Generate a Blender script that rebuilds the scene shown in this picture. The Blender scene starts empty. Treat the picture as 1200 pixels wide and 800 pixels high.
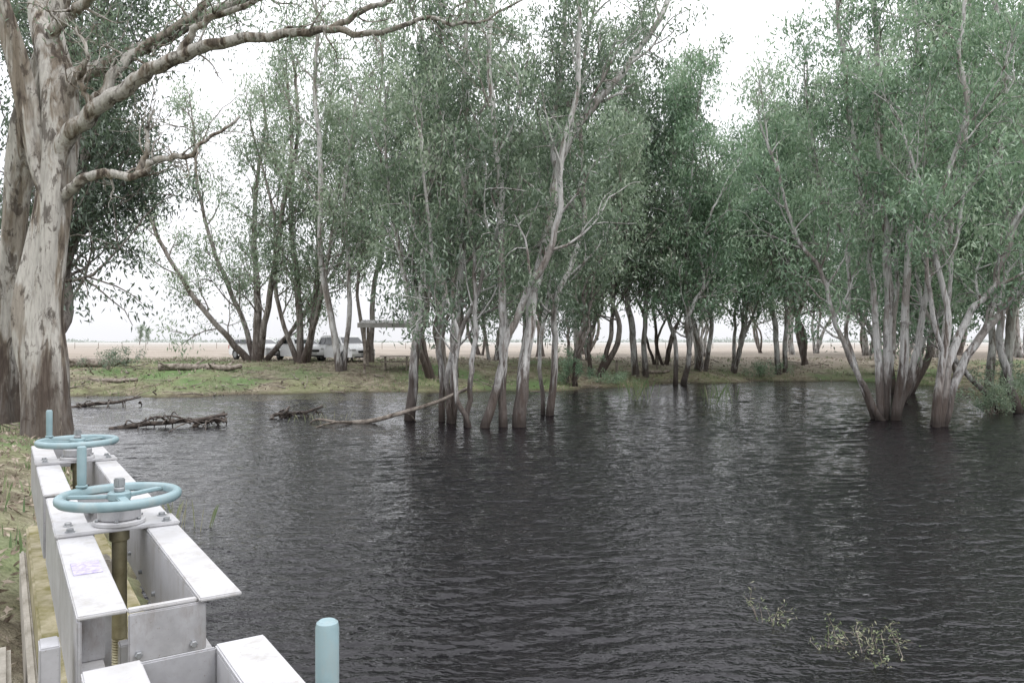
import bpy, math, random
import numpy as np
from mathutils import Vector, noise
random.seed(7)
R = np.random.RandomState(11)
scene = bpy.context.scene
col = scene.collection

# ------------------------------------------------------------------ node helpers
def new_mat(name):
    m = bpy.data.materials.new(name); m.use_nodes = True
    nt = m.node_tree; nt.nodes.clear()
    out = nt.nodes.new('ShaderNodeOutputMaterial')
    return m, nt, out
def N(nt, t, **kw):
    n = nt.nodes.new(t)
    for k, v in kw.items(): setattr(n, k, v)
    return n
def ramp(nt, src, stops, interp='LINEAR'):
    r = nt.nodes.new('ShaderNodeValToRGB'); r.color_ramp.interpolation = interp
    e = r.color_ramp.elements
    while len(e) < len(stops): e.new(0.5)
    for i, (p, c) in enumerate(stops):
        e[i].position = p
        e[i].color = (c[0], c[1], c[2], 1) if hasattr(c, '__len__') else (c, c, c, 1)
    nt.links.new(src, r.inputs[0]); return r.outputs[0]
def mix(nt, fac, a, b, mode='MIX'):
    m = nt.nodes.new('ShaderNodeMix'); m.data_type = 'RGBA'; m.blend_type = mode
    for s, v in ((m.inputs[0], fac), (m.inputs[6], a), (m.inputs[7], b)):
        if isinstance(v, bpy.types.NodeSocket): nt.links.new(v, s)
        elif hasattr(v, '__len__'): s.default_value = (v[0], v[1], v[2], 1)
        else: s.default_value = v
    return m.outputs[2]
def math_(nt, op, a, b=0.0, c=None, clamp=False):
    m = nt.nodes.new('ShaderNodeMath'); m.operation = op; m.use_clamp = clamp
    for i, v in enumerate((a, b) if c is None else (a, b, c)):
        if isinstance(v, bpy.types.NodeSocket): nt.links.new(v, m.inputs[i])
        else: m.inputs[i].default_value = v
    return m.outputs[0]
def noise_tex(nt, vec, scale, detail=4, rough=0.55, sc=(1, 1, 1), rot=(0, 0, 0), dist=0.0):
    mp = nt.nodes.new('ShaderNodeMapping'); mp.inputs['Scale'].default_value = sc
    mp.inputs['Rotation'].default_value = rot
    nt.links.new(vec, mp.inputs[0])
    n = nt.nodes.new('ShaderNodeTexNoise')
    n.inputs['Scale'].default_value = scale; n.inputs['Detail'].default_value = detail
    n.inputs['Roughness'].default_value = rough; n.inputs['Distortion'].default_value = dist
    nt.links.new(mp.outputs[0], n.inputs['Vector']); return n.outputs['Fac']
def bump(nt, h, strength, dist):
    b = nt.nodes.new('ShaderNodeBump'); b.inputs['Strength'].default_value = strength
    b.inputs['Distance'].default_value = dist
    nt.links.new(h, b.inputs['Height']); return b.outputs[0]
def pbsdf(nt, out, color, rough=0.6, normal=None, metal=0.0, spec=0.5):
    p = nt.nodes.new('ShaderNodeBsdfPrincipled')
    for s, v in (('Base Color', color), ('Roughness', rough), ('Metallic', metal)):
        if isinstance(v, bpy.types.NodeSocket): nt.links.new(v, p.inputs[s])
        elif hasattr(v, '__len__'): p.inputs[s].default_value = (v[0], v[1], v[2], 1)
        else: p.inputs[s].default_value = v
    p.inputs['Specular IOR Level'].default_value = spec
    if normal: nt.links.new(normal, p.inputs['Normal'])
    nt.links.new(p.outputs[0], out.inputs[0]); return p
def geo_pos(nt):
    return nt.nodes.new('ShaderNodeNewGeometry').outputs['Position']

# ------------------------------------------------------------------ materials
def bark_material(name, pale, tan, dark, base_h, darkbase, s1=5.0, sh=0.0, patch=0.55):
    m, nt, out = new_mat(name)
    pos = geo_pos(nt)
    n1 = noise_tex(nt, pos, s1, 6, 0.62, sc=(1, 1, 0.12), dist=0.6)
    n2 = noise_tex(nt, pos, 1.3, 4, 0.65, sc=(1, 1, 0.35))
    n3 = noise_tex(nt, pos, 22.0, 4, 0.7, sc=(1, 1, 0.1))
    n4 = noise_tex(nt, pos, 5.5, 5, 0.7, sc=(1, 1, 0.4), dist=0.4)
    c = ramp(nt, n1, [(0.31 + sh, dark), (0.39 + sh, tan), (0.46 + sh, pale), (0.72, pale), (0.82, tan)])
    c = mix(nt, ramp(nt, n2, [(0.52, 0.0), (0.58, 0.7)]), c, tan)
    c = mix(nt, ramp(nt, n4, [(0.54, 0.0), (0.60, patch)]), c, dark)
    c = mix(nt, 0.6, c, ramp(nt, n3, [(0.3, (0.38, 0.37, 0.37)), (0.55, (1, 1, 1))]), 'MULTIPLY')
    sep = nt.nodes.new('ShaderNodeSeparateXYZ'); nt.links.new(pos, sep.inputs[0])
    zz = math_(nt, 'ADD', sep.outputs[2], math_(nt, 'MULTIPLY', math_(nt, 'SUBTRACT', n1, 0.5), 5.0))
    zz = math_(nt, 'ADD', zz, math_(nt, 'MULTIPLY', math_(nt, 'SUBTRACT', n2, 0.5), 3.0))
    f = math_(nt, 'DIVIDE', zz, base_h)
    dk = ramp(nt, f, [(0.35, 1.0), (0.65, 0.0)])
    c = mix(nt, math_(nt, 'MULTIPLY', dk, darkbase), c, mix(nt, n3, (0.03, 0.023, 0.02), (0.13, 0.10, 0.085)))
    # water stain just above the pond level
    st = ramp(nt, sep.outputs[2], [(0.10, 0.8), (0.42, 0.0)])
    c = mix(nt, st, c, (0.035, 0.028, 0.024))
    h = math_(nt, 'ADD', math_(nt, 'ADD', n1, math_(nt, 'MULTIPLY', n3, 0.6)), math_(nt, 'MULTIPLY', n4, 0.4))
    pbsdf(nt, out, c, 0.85, bump(nt, h, 0.9, 0.07), spec=0.2)
    return m
M_BARK = bark_material('gum_bark', (0.58, 0.57, 0.555), (0.25, 0.215, 0.19), (0.10, 0.083, 0.072), 3.0, 0.9)
M_BARK_BIG = bark_material('old_gum_bark', (0.46, 0.44, 0.405), (0.23, 0.195, 0.155), (0.07, 0.055, 0.045), 3.8, 0.8, 4.0, 0.04, 0.75)
M_BARK_DARK = bark_material('dark_gum_bark', (0.32, 0.29, 0.27), (0.13, 0.105, 0.088), (0.04, 0.03, 0.026), 4.5, 0.92)  # darker bark tones for some bank and woodland trees

def leaf_material(name, cols, trans):
    m, nt, out = new_mat(name)
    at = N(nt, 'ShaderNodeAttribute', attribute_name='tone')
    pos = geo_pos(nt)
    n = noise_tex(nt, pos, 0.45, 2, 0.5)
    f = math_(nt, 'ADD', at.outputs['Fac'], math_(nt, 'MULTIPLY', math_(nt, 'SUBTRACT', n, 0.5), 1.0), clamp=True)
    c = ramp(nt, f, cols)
    p = N(nt, 'ShaderNodeBsdfDiffuse'); nt.links.new(c, p.inputs[0])
    t = N(nt, 'ShaderNodeBsdfTranslucent')
    nt.links.new(mix(nt, 0.4, c, (0.20, 0.29, 0.15)), t.inputs[0])
    g = N(nt, 'ShaderNodeBsdfGlossy'); g.inputs['Roughness'].default_value = 0.45; g.inputs[0].default_value = (0.8, 0.8, 0.8, 1)
    ms = N(nt, 'ShaderNodeMixShader'); ms.inputs[0].default_value = trans
    nt.links.new(p.outputs[0], ms.inputs[1]); nt.links.new(t.outputs[0], ms.inputs[2])
    m2 = N(nt, 'ShaderNodeMixShader'); m2.inputs[0].default_value = 0.06
    nt.links.new(ms.outputs[0], m2.inputs[1]); nt.links.new(g.outputs[0], m2.inputs[2])
    nt.links.new(m2.outputs[0], out.inputs[0])
    return m
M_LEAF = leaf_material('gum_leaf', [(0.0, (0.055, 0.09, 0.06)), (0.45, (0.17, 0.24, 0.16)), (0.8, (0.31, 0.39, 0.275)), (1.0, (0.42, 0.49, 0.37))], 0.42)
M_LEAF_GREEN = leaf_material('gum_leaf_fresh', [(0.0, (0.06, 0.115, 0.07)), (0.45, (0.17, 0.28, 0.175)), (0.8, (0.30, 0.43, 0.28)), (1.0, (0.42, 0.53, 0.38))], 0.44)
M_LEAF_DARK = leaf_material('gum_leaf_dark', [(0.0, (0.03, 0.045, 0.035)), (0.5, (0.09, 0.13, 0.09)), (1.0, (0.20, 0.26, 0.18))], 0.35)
M_GRASS = leaf_material('grass_blade', [(0.0, (0.07, 0.13, 0.04)), (0.5, (0.17, 0.23, 0.10)), (1.0, (0.36, 0.34, 0.22))], 0.4)
M_FARLEAF = leaf_material('hazy_foliage', [(0.0, (0.36, 0.39, 0.38)), (1.0, (0.46, 0.48, 0.46))], 0.3)  # haze of the far tree line is put into this pale leaf colour

# ground
m, nt, out = new_mat('bank_ground'); M_GROUND = m
pos = geo_pos(nt)
sep = N(nt, 'ShaderNodeSeparateXYZ'); nt.links.new(pos, sep.inputs[0])
n1 = noise_tex(nt, pos, 0.35, 5, 0.6); n2 = noise_tex(nt, pos, 3.5, 6, 0.7); n3 = noise_tex(nt, pos, 28, 4, 0.75)
n0 = noise_tex(nt, pos, 0.9, 5, 0.65)
c = ramp(nt, n2, [(0.3, (0.085, 0.07, 0.05)), (0.45, (0.19, 0.165, 0.12)), (0.6, (0.28, 0.255, 0.19)), (0.75, (0.40, 0.365, 0.30))])
c = mix(nt, ramp(nt, n1, [(0.42, 0.0), (0.6, 0.65)]), c, mix(nt, n2, (0.10, 0.13, 0.05), (0.26, 0.28, 0.15)))
c = mix(nt, ramp(nt, n0, [(0.52, 0.0), (0.62, 0.6)]), c, (0.085, 0.07, 0.05))
ng = noise_tex(nt, pos, 0.16, 3, 0.5)
c = mix(nt, ramp(nt, ng, [(0.52, 0.0), (0.62, 0.75)]), c, (0.10, 0.18, 0.065))
c = mix(nt, 0.7, c, ramp(nt, n3, [(0.28, (0.35, 0.33, 0.3)), (0.5, (1, 1, 1)), (0.72, (1.25, 1.2, 1.1))]), 'MULTIPLY')
ff = math_(nt, 'ADD', math_(nt, 'DIVIDE', math_(nt, 'SUBTRACT', sep.outputs[1], 50.0), 8.0), math_(nt, 'MULTIPLY', n1, 0.6), clamp=True)
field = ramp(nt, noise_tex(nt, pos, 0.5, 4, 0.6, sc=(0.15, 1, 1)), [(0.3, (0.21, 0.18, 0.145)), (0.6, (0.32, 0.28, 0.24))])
pale = math_(nt, 'DIVIDE', math_(nt, 'SUBTRACT', sep.outputs[1], 90.0), 400.0, clamp=True)  # distance haze painted into the field colour: fades to pale grey far off
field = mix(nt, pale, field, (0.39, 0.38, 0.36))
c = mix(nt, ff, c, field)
wet = math_(nt, 'SUBTRACT', 1.0, math_(nt, 'DIVIDE', sep.outputs[2], 0.14), clamp=True)
c = mix(nt, math_(nt, 'MULTIPLY', wet, 0.75), c, (0.05, 0.04, 0.028))
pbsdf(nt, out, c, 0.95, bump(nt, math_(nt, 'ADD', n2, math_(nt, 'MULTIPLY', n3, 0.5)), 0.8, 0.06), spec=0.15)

# water (the ripples themselves are real mesh waves; the bump only adds the finest wrinkles)
m, nt, out = new_mat('pond_water'); M_WATER = m
pos = geo_pos(nt)
w2 = noise_tex(nt, pos, 1.0, 2, 0.5, sc=(5.0, 11.0, 1), rot=(0, 0, -0.28), dist=0.4)
w3 = noise_tex(nt, pos, 1.0, 2, 0.5, sc=(13, 26, 1), rot=(0, 0, 0.1))
h = math_(nt, 'ADD', math_(nt, 'MULTIPLY', w2, 0.6), math_(nt, 'MULTIPLY', w3, 0.3))
p = pbsdf(nt, out, (0.005, 0.004, 0.006), 0.012, bump(nt, h, 1.0, 0.04))
p.inputs['IOR'].default_value = 1.36

def flat_mat(name, cA, cB, scale=6, rough=0.5, metal=0.0, bs=0.2, bd=0.01, spec=0.5, sc=(1, 1, 1), stops=(0.35, 0.65), stain=None):
    m, nt, out = new_mat(name); pos = geo_pos(nt)
    n = noise_tex(nt, pos, scale, 6, 0.65, sc=sc)
    n2 = noise_tex(nt, pos, scale * 7, 3, 0.6)
    c = ramp(nt, n, [(stops[0], cA), (stops[1], cB)])
    if stain:
        n4 = noise_tex(nt, pos, 11, 6, 0.75, sc=(1, 1, 0.35))
        c = mix(nt, ramp(nt, n4, [(0.52, 0.0), (0.7, 0.6)]), c, stain)
        n5 = noise_tex(nt, pos, 90, 3, 0.8)
        c = mix(nt, ramp(nt, n5, [(0.64, 0.0), (0.70, 0.65)]), c, stain)
    r = math_(nt, 'ADD', rough, math_(nt, 'MULTIPLY', math_(nt, 'SUBTRACT', n2, 0.5), 0.25))
    pbsdf(nt, out, c, r, bump(nt, n2, bs, bd), metal, spec)
    return m
M_FRAME = flat_mat('weathered_white_metal', (0.37, 0.365, 0.365), (0.47, 0.47, 0.485), 4, 0.5, 0.0, 0.1, 0.003, stain=(0.24, 0.215, 0.18))
M_FRAMESH = flat_mat('galvanised_metal', (0.30, 0.30, 0.31), (0.42, 0.42, 0.44), 7, 0.45, 0.2, 0.1, 0.003, stain=(0.20, 0.17, 0.145))
M_WHEEL = flat_mat('teal_paint', (0.175, 0.26, 0.28), (0.235, 0.325, 0.35), 9, 0.45, 0, 0.15, 0.002, stain=(0.28, 0.31, 0.30))
M_BRONZE = flat_mat('bronze_stem', (0.20, 0.175, 0.10), (0.36, 0.33, 0.22), 9, 0.4, 0.5, 0.1, 0.002)
M_STEEL = flat_mat('bolt_steel', (0.22, 0.23, 0.24), (0.36, 0.37, 0.38), 20, 0.4, 0.5, 0.1, 0.002)
M_CONC = flat_mat('concrete', (0.26, 0.24, 0.20), (0.46, 0.43, 0.38), 4, 0.9, 0, 0.5, 0.01, 0.2)
M_MOSS = flat_mat('mossy_concrete', (0.17, 0.155, 0.06), (0.40, 0.36, 0.26), 6, 0.9, 0, 0.5, 0.01, 0.2)
M_WOOD = flat_mat('dead_wood', (0.10, 0.08, 0.065), (0.34, 0.30, 0.26), 6, 0.9, 0, 0.6, 0.02, 0.2)
M_WETWOOD = flat_mat('wet_wood', (0.03, 0.024, 0.02), (0.12, 0.095, 0.08), 8, 0.6, 0, 0.6, 0.02, 0.4)
M_LABEL = flat_mat('faded_label', (0.26, 0.22, 0.38), (0.48, 0.46, 0.60), 60, 0.5, 0, 0.05, 0.001)
M_CARPAINT = flat_mat('white_car_paint', (0.80, 0.81, 0.82), (0.84, 0.84, 0.84), 2, 0.25, 0, 0.0, 0.001)
M_GLASS = flat_mat('dark_glass', (0.02, 0.025, 0.03), (0.03, 0.035, 0.04), 2, 0.12, 0, 0.0, 0.001)
M_RUBBER = flat_mat('rubber', (0.02, 0.02, 0.02), (0.035, 0.035, 0.035), 8, 0.8, 0, 0.1, 0.001)
M_LAMP = flat_mat('lamp_glass', (0.55, 0.55, 0.55), (0.7, 0.7, 0.7), 8, 0.12, 0.4, 0.0, 0.001)
M_TAIL = flat_mat('tail_lamp', (0.35, 0.02, 0.02), (0.4, 0.03, 0.02), 8, 0.2, 0, 0.0, 0.001)
M_ROOF = flat_mat('grey_roof_sheet', (0.22, 0.21, 0.195), (0.32, 0.31, 0.29), 3, 0.5, 0.1, 0.1, 0.002)
M_DIRTYPAPER = flat_mat('leaf_litter_mat', (0.12, 0.085, 0.06), (0.40, 0.345, 0.28), 9, 0.9, 0, 0.1, 0.002)

# ------------------------------------------------------------------ mesh builder
class Builder:
    def __init__(s): s.V = []; s.F = []; s.M = []; s.T = []; s.S = []; s.n = 0
    def add(s, V, F, mi, tone=None, smooth=True):
        V = np.asarray(V, float); F = np.asarray(F, int)
        s.V.append(V); s.F.append(F + s.n); s.n += len(V)
        s.M.append(np.full(len(F), mi)); s.S.append(np.full(len(F), smooth))
        s.T.append(np.full(len(F), 0.5) if tone is None else tone)
    def tube(s, P, rad, sides=6, mi=0, rough=0.0, seed=0.0):
        P = np.asarray(P, float); n = len(P)
        rad = np.broadcast_to(np.asarray(rad, float), (n,))
        T = np.gradient(P, axis=0); T /= np.linalg.norm(T, axis=1)[:, None] + 1e-9
        avg = np.abs(T.mean(0)); ref = np.zeros(3); ref[int(np.argmin(avg))] = 1
        U = np.cross(T, ref); U /= np.linalg.norm(U, axis=1)[:, None] + 1e-9
        W = np.cross(T, U)
        a = np.linspace(0, 2 * math.pi, sides, endpoint=False)
        rr = rad[:, None] * np.ones(sides)[None, :]
        if rough > 0:
            arc = np.concatenate([[0], np.cumsum(np.linalg.norm(np.diff(P, axis=0), axis=1))])
            rr = rr * (1 + rough * (np.sin(3 * a[None, :] + arc[:, None] * 0.7 + seed) * 0.5
                 + np.sin(5 * a[None, :] - arc[:, None] * 0.9 + seed * 2) * 0.35
                 + np.sin(2 * a[None, :] + arc[:, None] * 1.3 + seed * 3) * 0.35
                 + np.sin(11 * a[None, :] + arc[:, None] * 0.5 + seed) * 0.12 * (sides > 20)))
        V = P[:, None, :] + rr[:, :, None] * (np.cos(a)[None, :, None] * U[:, None, :] + np.sin(a)[None, :, None] * W[:, None, :])
        i = np.arange(n - 1)[:, None] * sides; j = np.arange(sides)[None, :]; k = (j + 1) % sides
        F = np.stack([i + j, i + k, i + sides + k, i + sides + j], -1).reshape(-1, 4)
        s.add(V.reshape(-1, 3), F, mi)
    def leaves(s, C, L, W, mi, tone, droop=1.0):
        n = len(C)
        a = R.normal(size=(n, 3)) * 0.6; a[:, 2] -= droop
        a /= np.linalg.norm(a, axis=1)[:, None]
        b = np.cross(a, R.normal(size=(n, 3))); b /= np.linalg.norm(b, axis=1)[:, None] + 1e-9
        l = (L * R.uniform(0.65, 1.3, n))[:, None] / 2; w = (W * R.uniform(0.7, 1.3, n))[:, None] / 2
        V = np.stack([C - a * l, C + b * w - a * l * 0.2, C + a * l, C - b * w - a * l * 0.2], 1).reshape(-1, 3)
        F = np.arange(n * 4).reshape(-1, 4)
        s.add(V, F, mi, tone, False)
    def mesh(s, name, mats):
        V = np.concatenate(s.V); F = np.concatenate(s.F); M = np.concatenate(s.M); T = np.concatenate(s.T); S = np.concatenate(s.S)
        me = bpy.data.meshes.new(name)
        me.vertices.add(len(V)); me.vertices.foreach_set('co', V.astype(np.float32).ravel())
        me.loops.add(F.size); me.loops.foreach_set('vertex_index', F.astype(np.int32).ravel())
        me.polygons.add(len(F)); me.polygons.foreach_set('loop_start', (np.arange(len(F)) * 4).astype(np.int32))
        me.polygons.foreach_set('material_index', M.astype(np.int32))
        me.polygons.foreach_set('use_smooth', S.astype(bool))
        at = me.attributes.new('tone', 'FLOAT', 'FACE'); at.data.foreach_set('value', T.astype(np.float32))
        for m in mats: me.materials.append(m)
        me.update(calc_edges=True)
        return me
def obj(name, me, loc=(0, 0, 0), rz=0, sc=(1, 1, 1), parent=None):
    o = bpy.data.objects.new(name, me); col.objects.link(o)
    o.location = loc; o.rotation_euler = (0, 0, rz); o.scale = sc
    if parent: o.parent = parent
    return o
def empty(name, loc=(0, 0, 0), rz=0):
    o = bpy.data.objects.new(name, None); col.objects.link(o); o.location = loc; o.rotation_euler = (0, 0, rz); return o

def smooth_path(pts, per=6, jit=0.0):
    P = np.asarray(pts, float); n = len(P)
    if n == 2: P = np.vstack([P[0], P.mean(0), P[1]]); n = 3
    E = np.vstack([2 * P[0] - P[1], P, 2 * P[-1] - P[-2]]); outp = []
    for i in range(n - 1):
        p0, p1, p2, p3 = E[i:i + 4]
        for t in np.linspace(0, 1, per, endpoint=False):
            outp.append(0.5 * ((2 * p1) + (-p0 + p2) * t + (2 * p0 - 5 * p1 + 4 * p2 - p3) * t * t + (-p0 + 3 * p1 - 3 * p2 + p3) * t ** 3))
    outp.append(P[-1]); Q = np.array(outp)
    if jit > 0:
        J = R.normal(size=Q.shape) * jit; J[:2] = 0
        J = (J + np.roll(J, 1, 0)) / 2; Q[1:] += J[1:]
    return Q
def nrm(v): return v / (np.linalg.norm(v) + 1e-9)

def limb(B, p, d, L, r, level, cfg, tone):
    seg = 5 if level < 2 else 4
    pts = [p]; dd = nrm(d)
    up = 0.16 if level < 2 else (-0.16 if R.rand() < 0.65 else 0.05)
    for i in range(seg):
        dd = nrm(dd + R.normal(size=3) * 0.17 + np.array([0, 0, up]))
        pts.append(pts[-1] + dd * L / seg)
    pts = np.array(pts)
    rad = np.linspace(r, max(r * 0.35, 0.004), len(pts))
    B.tube(pts, rad, 6 if level < 2 else 4)
    if level >= cfg['depth']:
        if R.rand() > cfg['dens']: return
        for t in (0.55, 1.0):
            cp = pts[0] * (1 - t) + pts[-1] * t
            B.clumps.append((cp + R.normal(size=3) * 0.1, cfg['cs'] * R.uniform(0.6, 1.25), tone + R.normal() * 0.1))
        return
    k = cfg['kids'][level]
    for c in range(k):
        t = R.uniform(0.3, 1.0) if c else 1.0
        ip = min(int(t * seg), seg - 1); q = pts[ip] + (pts[ip + 1] - pts[ip]) * (t * seg - ip)
        td = nrm(pts[ip + 1] - pts[ip])
        side = nrm(np.cross(td, R.normal(size=3)))
        ang = R.uniform(0.35, 0.95) if c else 0.2
        nd = td * math.cos(ang) + side * math.sin(ang)
        limb(B, q, nd, L * R.uniform(0.45, 0.68), r * 0.5, level + 1, cfg, tone + R.normal() * 0.09)

CFG = dict(depth=2, kids=(4, 5, 3), dens=0.74, cs=0.25, nleaf=44, L=0.19, W=0.05, start=0.32, nsec=13, seclen=2.6)
def grow_tree(name, stems, cfg=None, mats=None):
    c = dict(CFG); c.update(cfg or {})
    B = Builder(); B.clumps = []
    basetone = c.get('tone', 0.45)
    for si, (pts, r0, r1) in enumerate(stems):
        Q = smooth_path(pts, 7, c.get('jit', 0.04))
        n = len(Q); t = np.linspace(0, 1, n)
        rad = (r0 + (r1 - r0) * t ** 0.85) * (1 + 0.22 * np.exp(-t * 26))
        B.tube(Q, rad, c.get('sides', 9), 0, c.get('rough', 0.12), si * 2.1)
        ns = c['nsec']
        for k in range(ns):
            tt = c['start'] + (1 - c['start']) * (k + R.rand()) / ns
            i = min(int(tt * (n - 1)), n - 2)
            td = nrm(Q[i + 1] - Q[i])
            side = nrm(np.cross(td, R.normal(size=3)))
            ang = R.uniform(0.5, 1.15)
            nd = td * math.cos(ang) + side * math.sin(ang)
            L = c['seclen'] * (1.15 - 0.55 * tt) * R.uniform(0.6, 1.2)
            limb(B, Q[i], nd, L, min(rad[i] * 0.5, 0.055), 1, c, basetone + R.normal() * 0.2)
        for q in range(2):
            limb(B, Q[-1], nrm(Q[-1] - Q[-3]) + R.normal(size=3) * 0.25, c['seclen'] * 0.7, r1 * 0.8, 1, c, basetone + 0.1)
    if B.clumps:
        P = np.array([a for a, b, d in B.clumps]); S = np.array([b for a, b, d in B.clumps]); T = np.array([d for a, b, d in B.clumps])
        k = c['nleaf']
        C = np.repeat(P, k, 0); SS = np.repeat(S, k)[:, None]; TT = np.repeat(T, k)
        G = np.clip(R.normal(size=C.shape), -2, 2); G[:, 2] = G[:, 2] * 1.05 - 0.3
        C = C + G * SS
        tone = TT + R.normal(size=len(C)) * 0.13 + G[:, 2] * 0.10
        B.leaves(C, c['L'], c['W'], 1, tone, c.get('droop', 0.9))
    return B.mesh(name, mats or [M_BARK, M_LEAF])

def U(scale, r0, r1, *pts):
    """stem drawn in profile; units -> metres by scale, points (x, z, depth)"""
    return ([((p[0]) * scale, (p[2] if len(p) > 2 else 0) * scale, p[1] * scale) for p in pts], r0 * scale, r1 * scale)

# ------------------------------------------------------------------ terrain
POND = np.array([(3.0, -12), (1.6, -3), (0.9, 0), (-0.9, 3), (-2.6, 5.6), (-4.5, 9), (-6.0, 11.5), (-7.7, 14.3), (-10.6, 18.5), (-14.6, 24),
                 (-19.5, 30), (-21, 34), (-18, 35), (-14.6, 34.3), (-12.5, 36), (-9, 37.5), (-5, 38), (-2.5, 37.5), (0, 39), (2.5, 38.6), (4.5, 41), (7, 42),
                 (9, 45), (12.7, 46), (16, 48), (21, 48), (24, 43), (21.5, 36), (19.5, 31), (19.5, 26.5), (24, 21), (30, 12), (32, -2), (24, -14)], float)
def sdist(X, Y):
    X = np.asarray(X, float); Y = np.asarray(Y, float)
    d = np.full(X.shape, 1e9); ins = np.zeros(X.shape, bool); n = len(POND)
    for i in range(n):
        ax, ay = POND[i]; bx, by = POND[(i + 1) % n]
        ex, ey = bx - ax, by - ay
        t = np.clip(((X - ax) * ex + (Y - ay) * ey) / (ex * ex + ey * ey), 0, 1)
        d = np.minimum(d, np.hypot(X - ax - t * ex, Y - ay - t * ey))
        cr = ((ay > Y) != (by > Y)) & (X < (bx - ax) * (Y - ay) / (by - ay + 1e-12) + ax)
        ins ^= cr
    return np.where(ins, -d, d)
def gz(X, Y):
    X = np.asarray(X, float); Y = np.asarray(Y, float)
    jx = X + 0.35 * np.sin(Y * 1.3 + X) + 0.2 * np.sin(Y * 3.1 - X * 2.1); jy = Y + 0.4 * np.sin(X * 1.1) + 0.2 * np.sin(X * 2.7 + 1)
    near = np.clip((22 - Y) / 8, 0, 1) * np.clip((8 - X) / 6, 0, 1)
    s = sdist(np.where(near > 0.5, X, jx), np.where(near > 0.5, Y, jy))
    w = 1.6 * near + 11 * (1 - near); hh = 0.85 * near + 1.25 * (1 - near)
    t = np.clip(s / w, 0, 1); t = t * (2 - t)
    bumps = 0.05 * np.sin(X * 0.9 + Y * 0.4) * np.sin(Y * 0.7 - X * 0.3) + 0.025 * np.sin(X * 2.9 + 1) * np.sin(Y * 2.3)
    return np.where(s > 0, hh * t + bumps * np.clip(s, 0, 1), np.maximum(s * 0.35, -0.9))
def gh(x, y): return float(gz(np.array([x]), np.array([y]))[0])

def axis(lo, hi, step, far):
    core = np.arange(lo, hi, step); a = []; s = step; v = hi
    while v < far: a.append(v); s *= 1.25; v += s
    a.append(far); b = []; s = step; v = lo
    while v > -far: s *= 1.25; v -= s; b.append(v)
    return np.array(b[::-1] + list(core) + a)
def grid_faces(nx, ny):
    i = np.arange(ny - 1)[:, None] * nx + np.arange(nx - 1)[None, :]
    return np.stack([i, i + 1, i + nx + 1, i + nx], -1).reshape(-1, 4)
xs = axis(-28, 34, 0.3, 1800); ys = axis(-6, 62, 0.3, 1800)
XX, YY = np.meshgrid(xs, ys); ZZ = gz(XX, YY)
V = np.stack([XX, YY, ZZ], -1).reshape(-1, 3)
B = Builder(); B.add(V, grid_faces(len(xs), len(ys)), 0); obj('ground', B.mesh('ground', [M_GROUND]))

# water: real wind ripples, mesh is finest at the near end of the pond
rows = [3.2]
while rows[-1] < 52: rows.append(rows[-1] * 1.0028 + 0.002)
rows = np.array(rows)
cols = np.concatenate([np.linspace(-1.25, -0.78, 40, endpoint=False), np.linspace(-0.78, 0.8, 520, endpoint=False), np.linspace(0.8, 1.6, 60)])
UU, YW = np.meshgrid(cols, rows); XW = UU * YW
ZW = np.zeros_like(XW)
W = np.random.RandomState(5)
spac = 0.0035 * YW + 0.002
for k in range(70):
    lam = 0.085 * (1.034 ** k) * W.uniform(0.95, 1.05)
    th = -math.pi / 2 + 0.16 + W.normal() * (0.28 if lam > 0.35 else 0.40)
    kk = 2 * math.pi / lam
    slope = 0.027 * (1.3 if 0.13 < lam < 0.32 else (0.9 if lam < 0.5 else 0.42))
    ph = W.uniform(0, 6.28)
    att = np.clip((lam - 2.0 * spac) / (1.5 * spac), 0, 1)
    arg = kk * (math.cos(th) * XW + math.sin(th) * YW) + ph + 0.6 * np.sin(XW * 0.7 + k) + 0.5 * np.sin(YW * 0.5 + 2 * k)
    ZW += slope / kk * np.sin(arg) * att
patch = 0.90 + 0.40 * np.sin(XW * 0.45 + YW * 0.25 + 1) * np.sin(YW * 0.33 - XW * 0.2) + 0.18 * np.sin(XW * 1.7 + 2) * np.sin(YW * 1.1)
ZW *= patch
V = np.stack([XW, YW, ZW], -1).reshape(-1, 3)
B = Builder(); B.add(V, grid_faces(len(cols), len(rows)), 0)
B.add([(-40, -20, -0.06), (50, -20, -0.06), (50, 60, -0.06), (-40, 60, -0.06)], [(0, 1, 2, 3)], 0, None, False)
obj('water', B.mesh('water', [M_WATER]))

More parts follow.
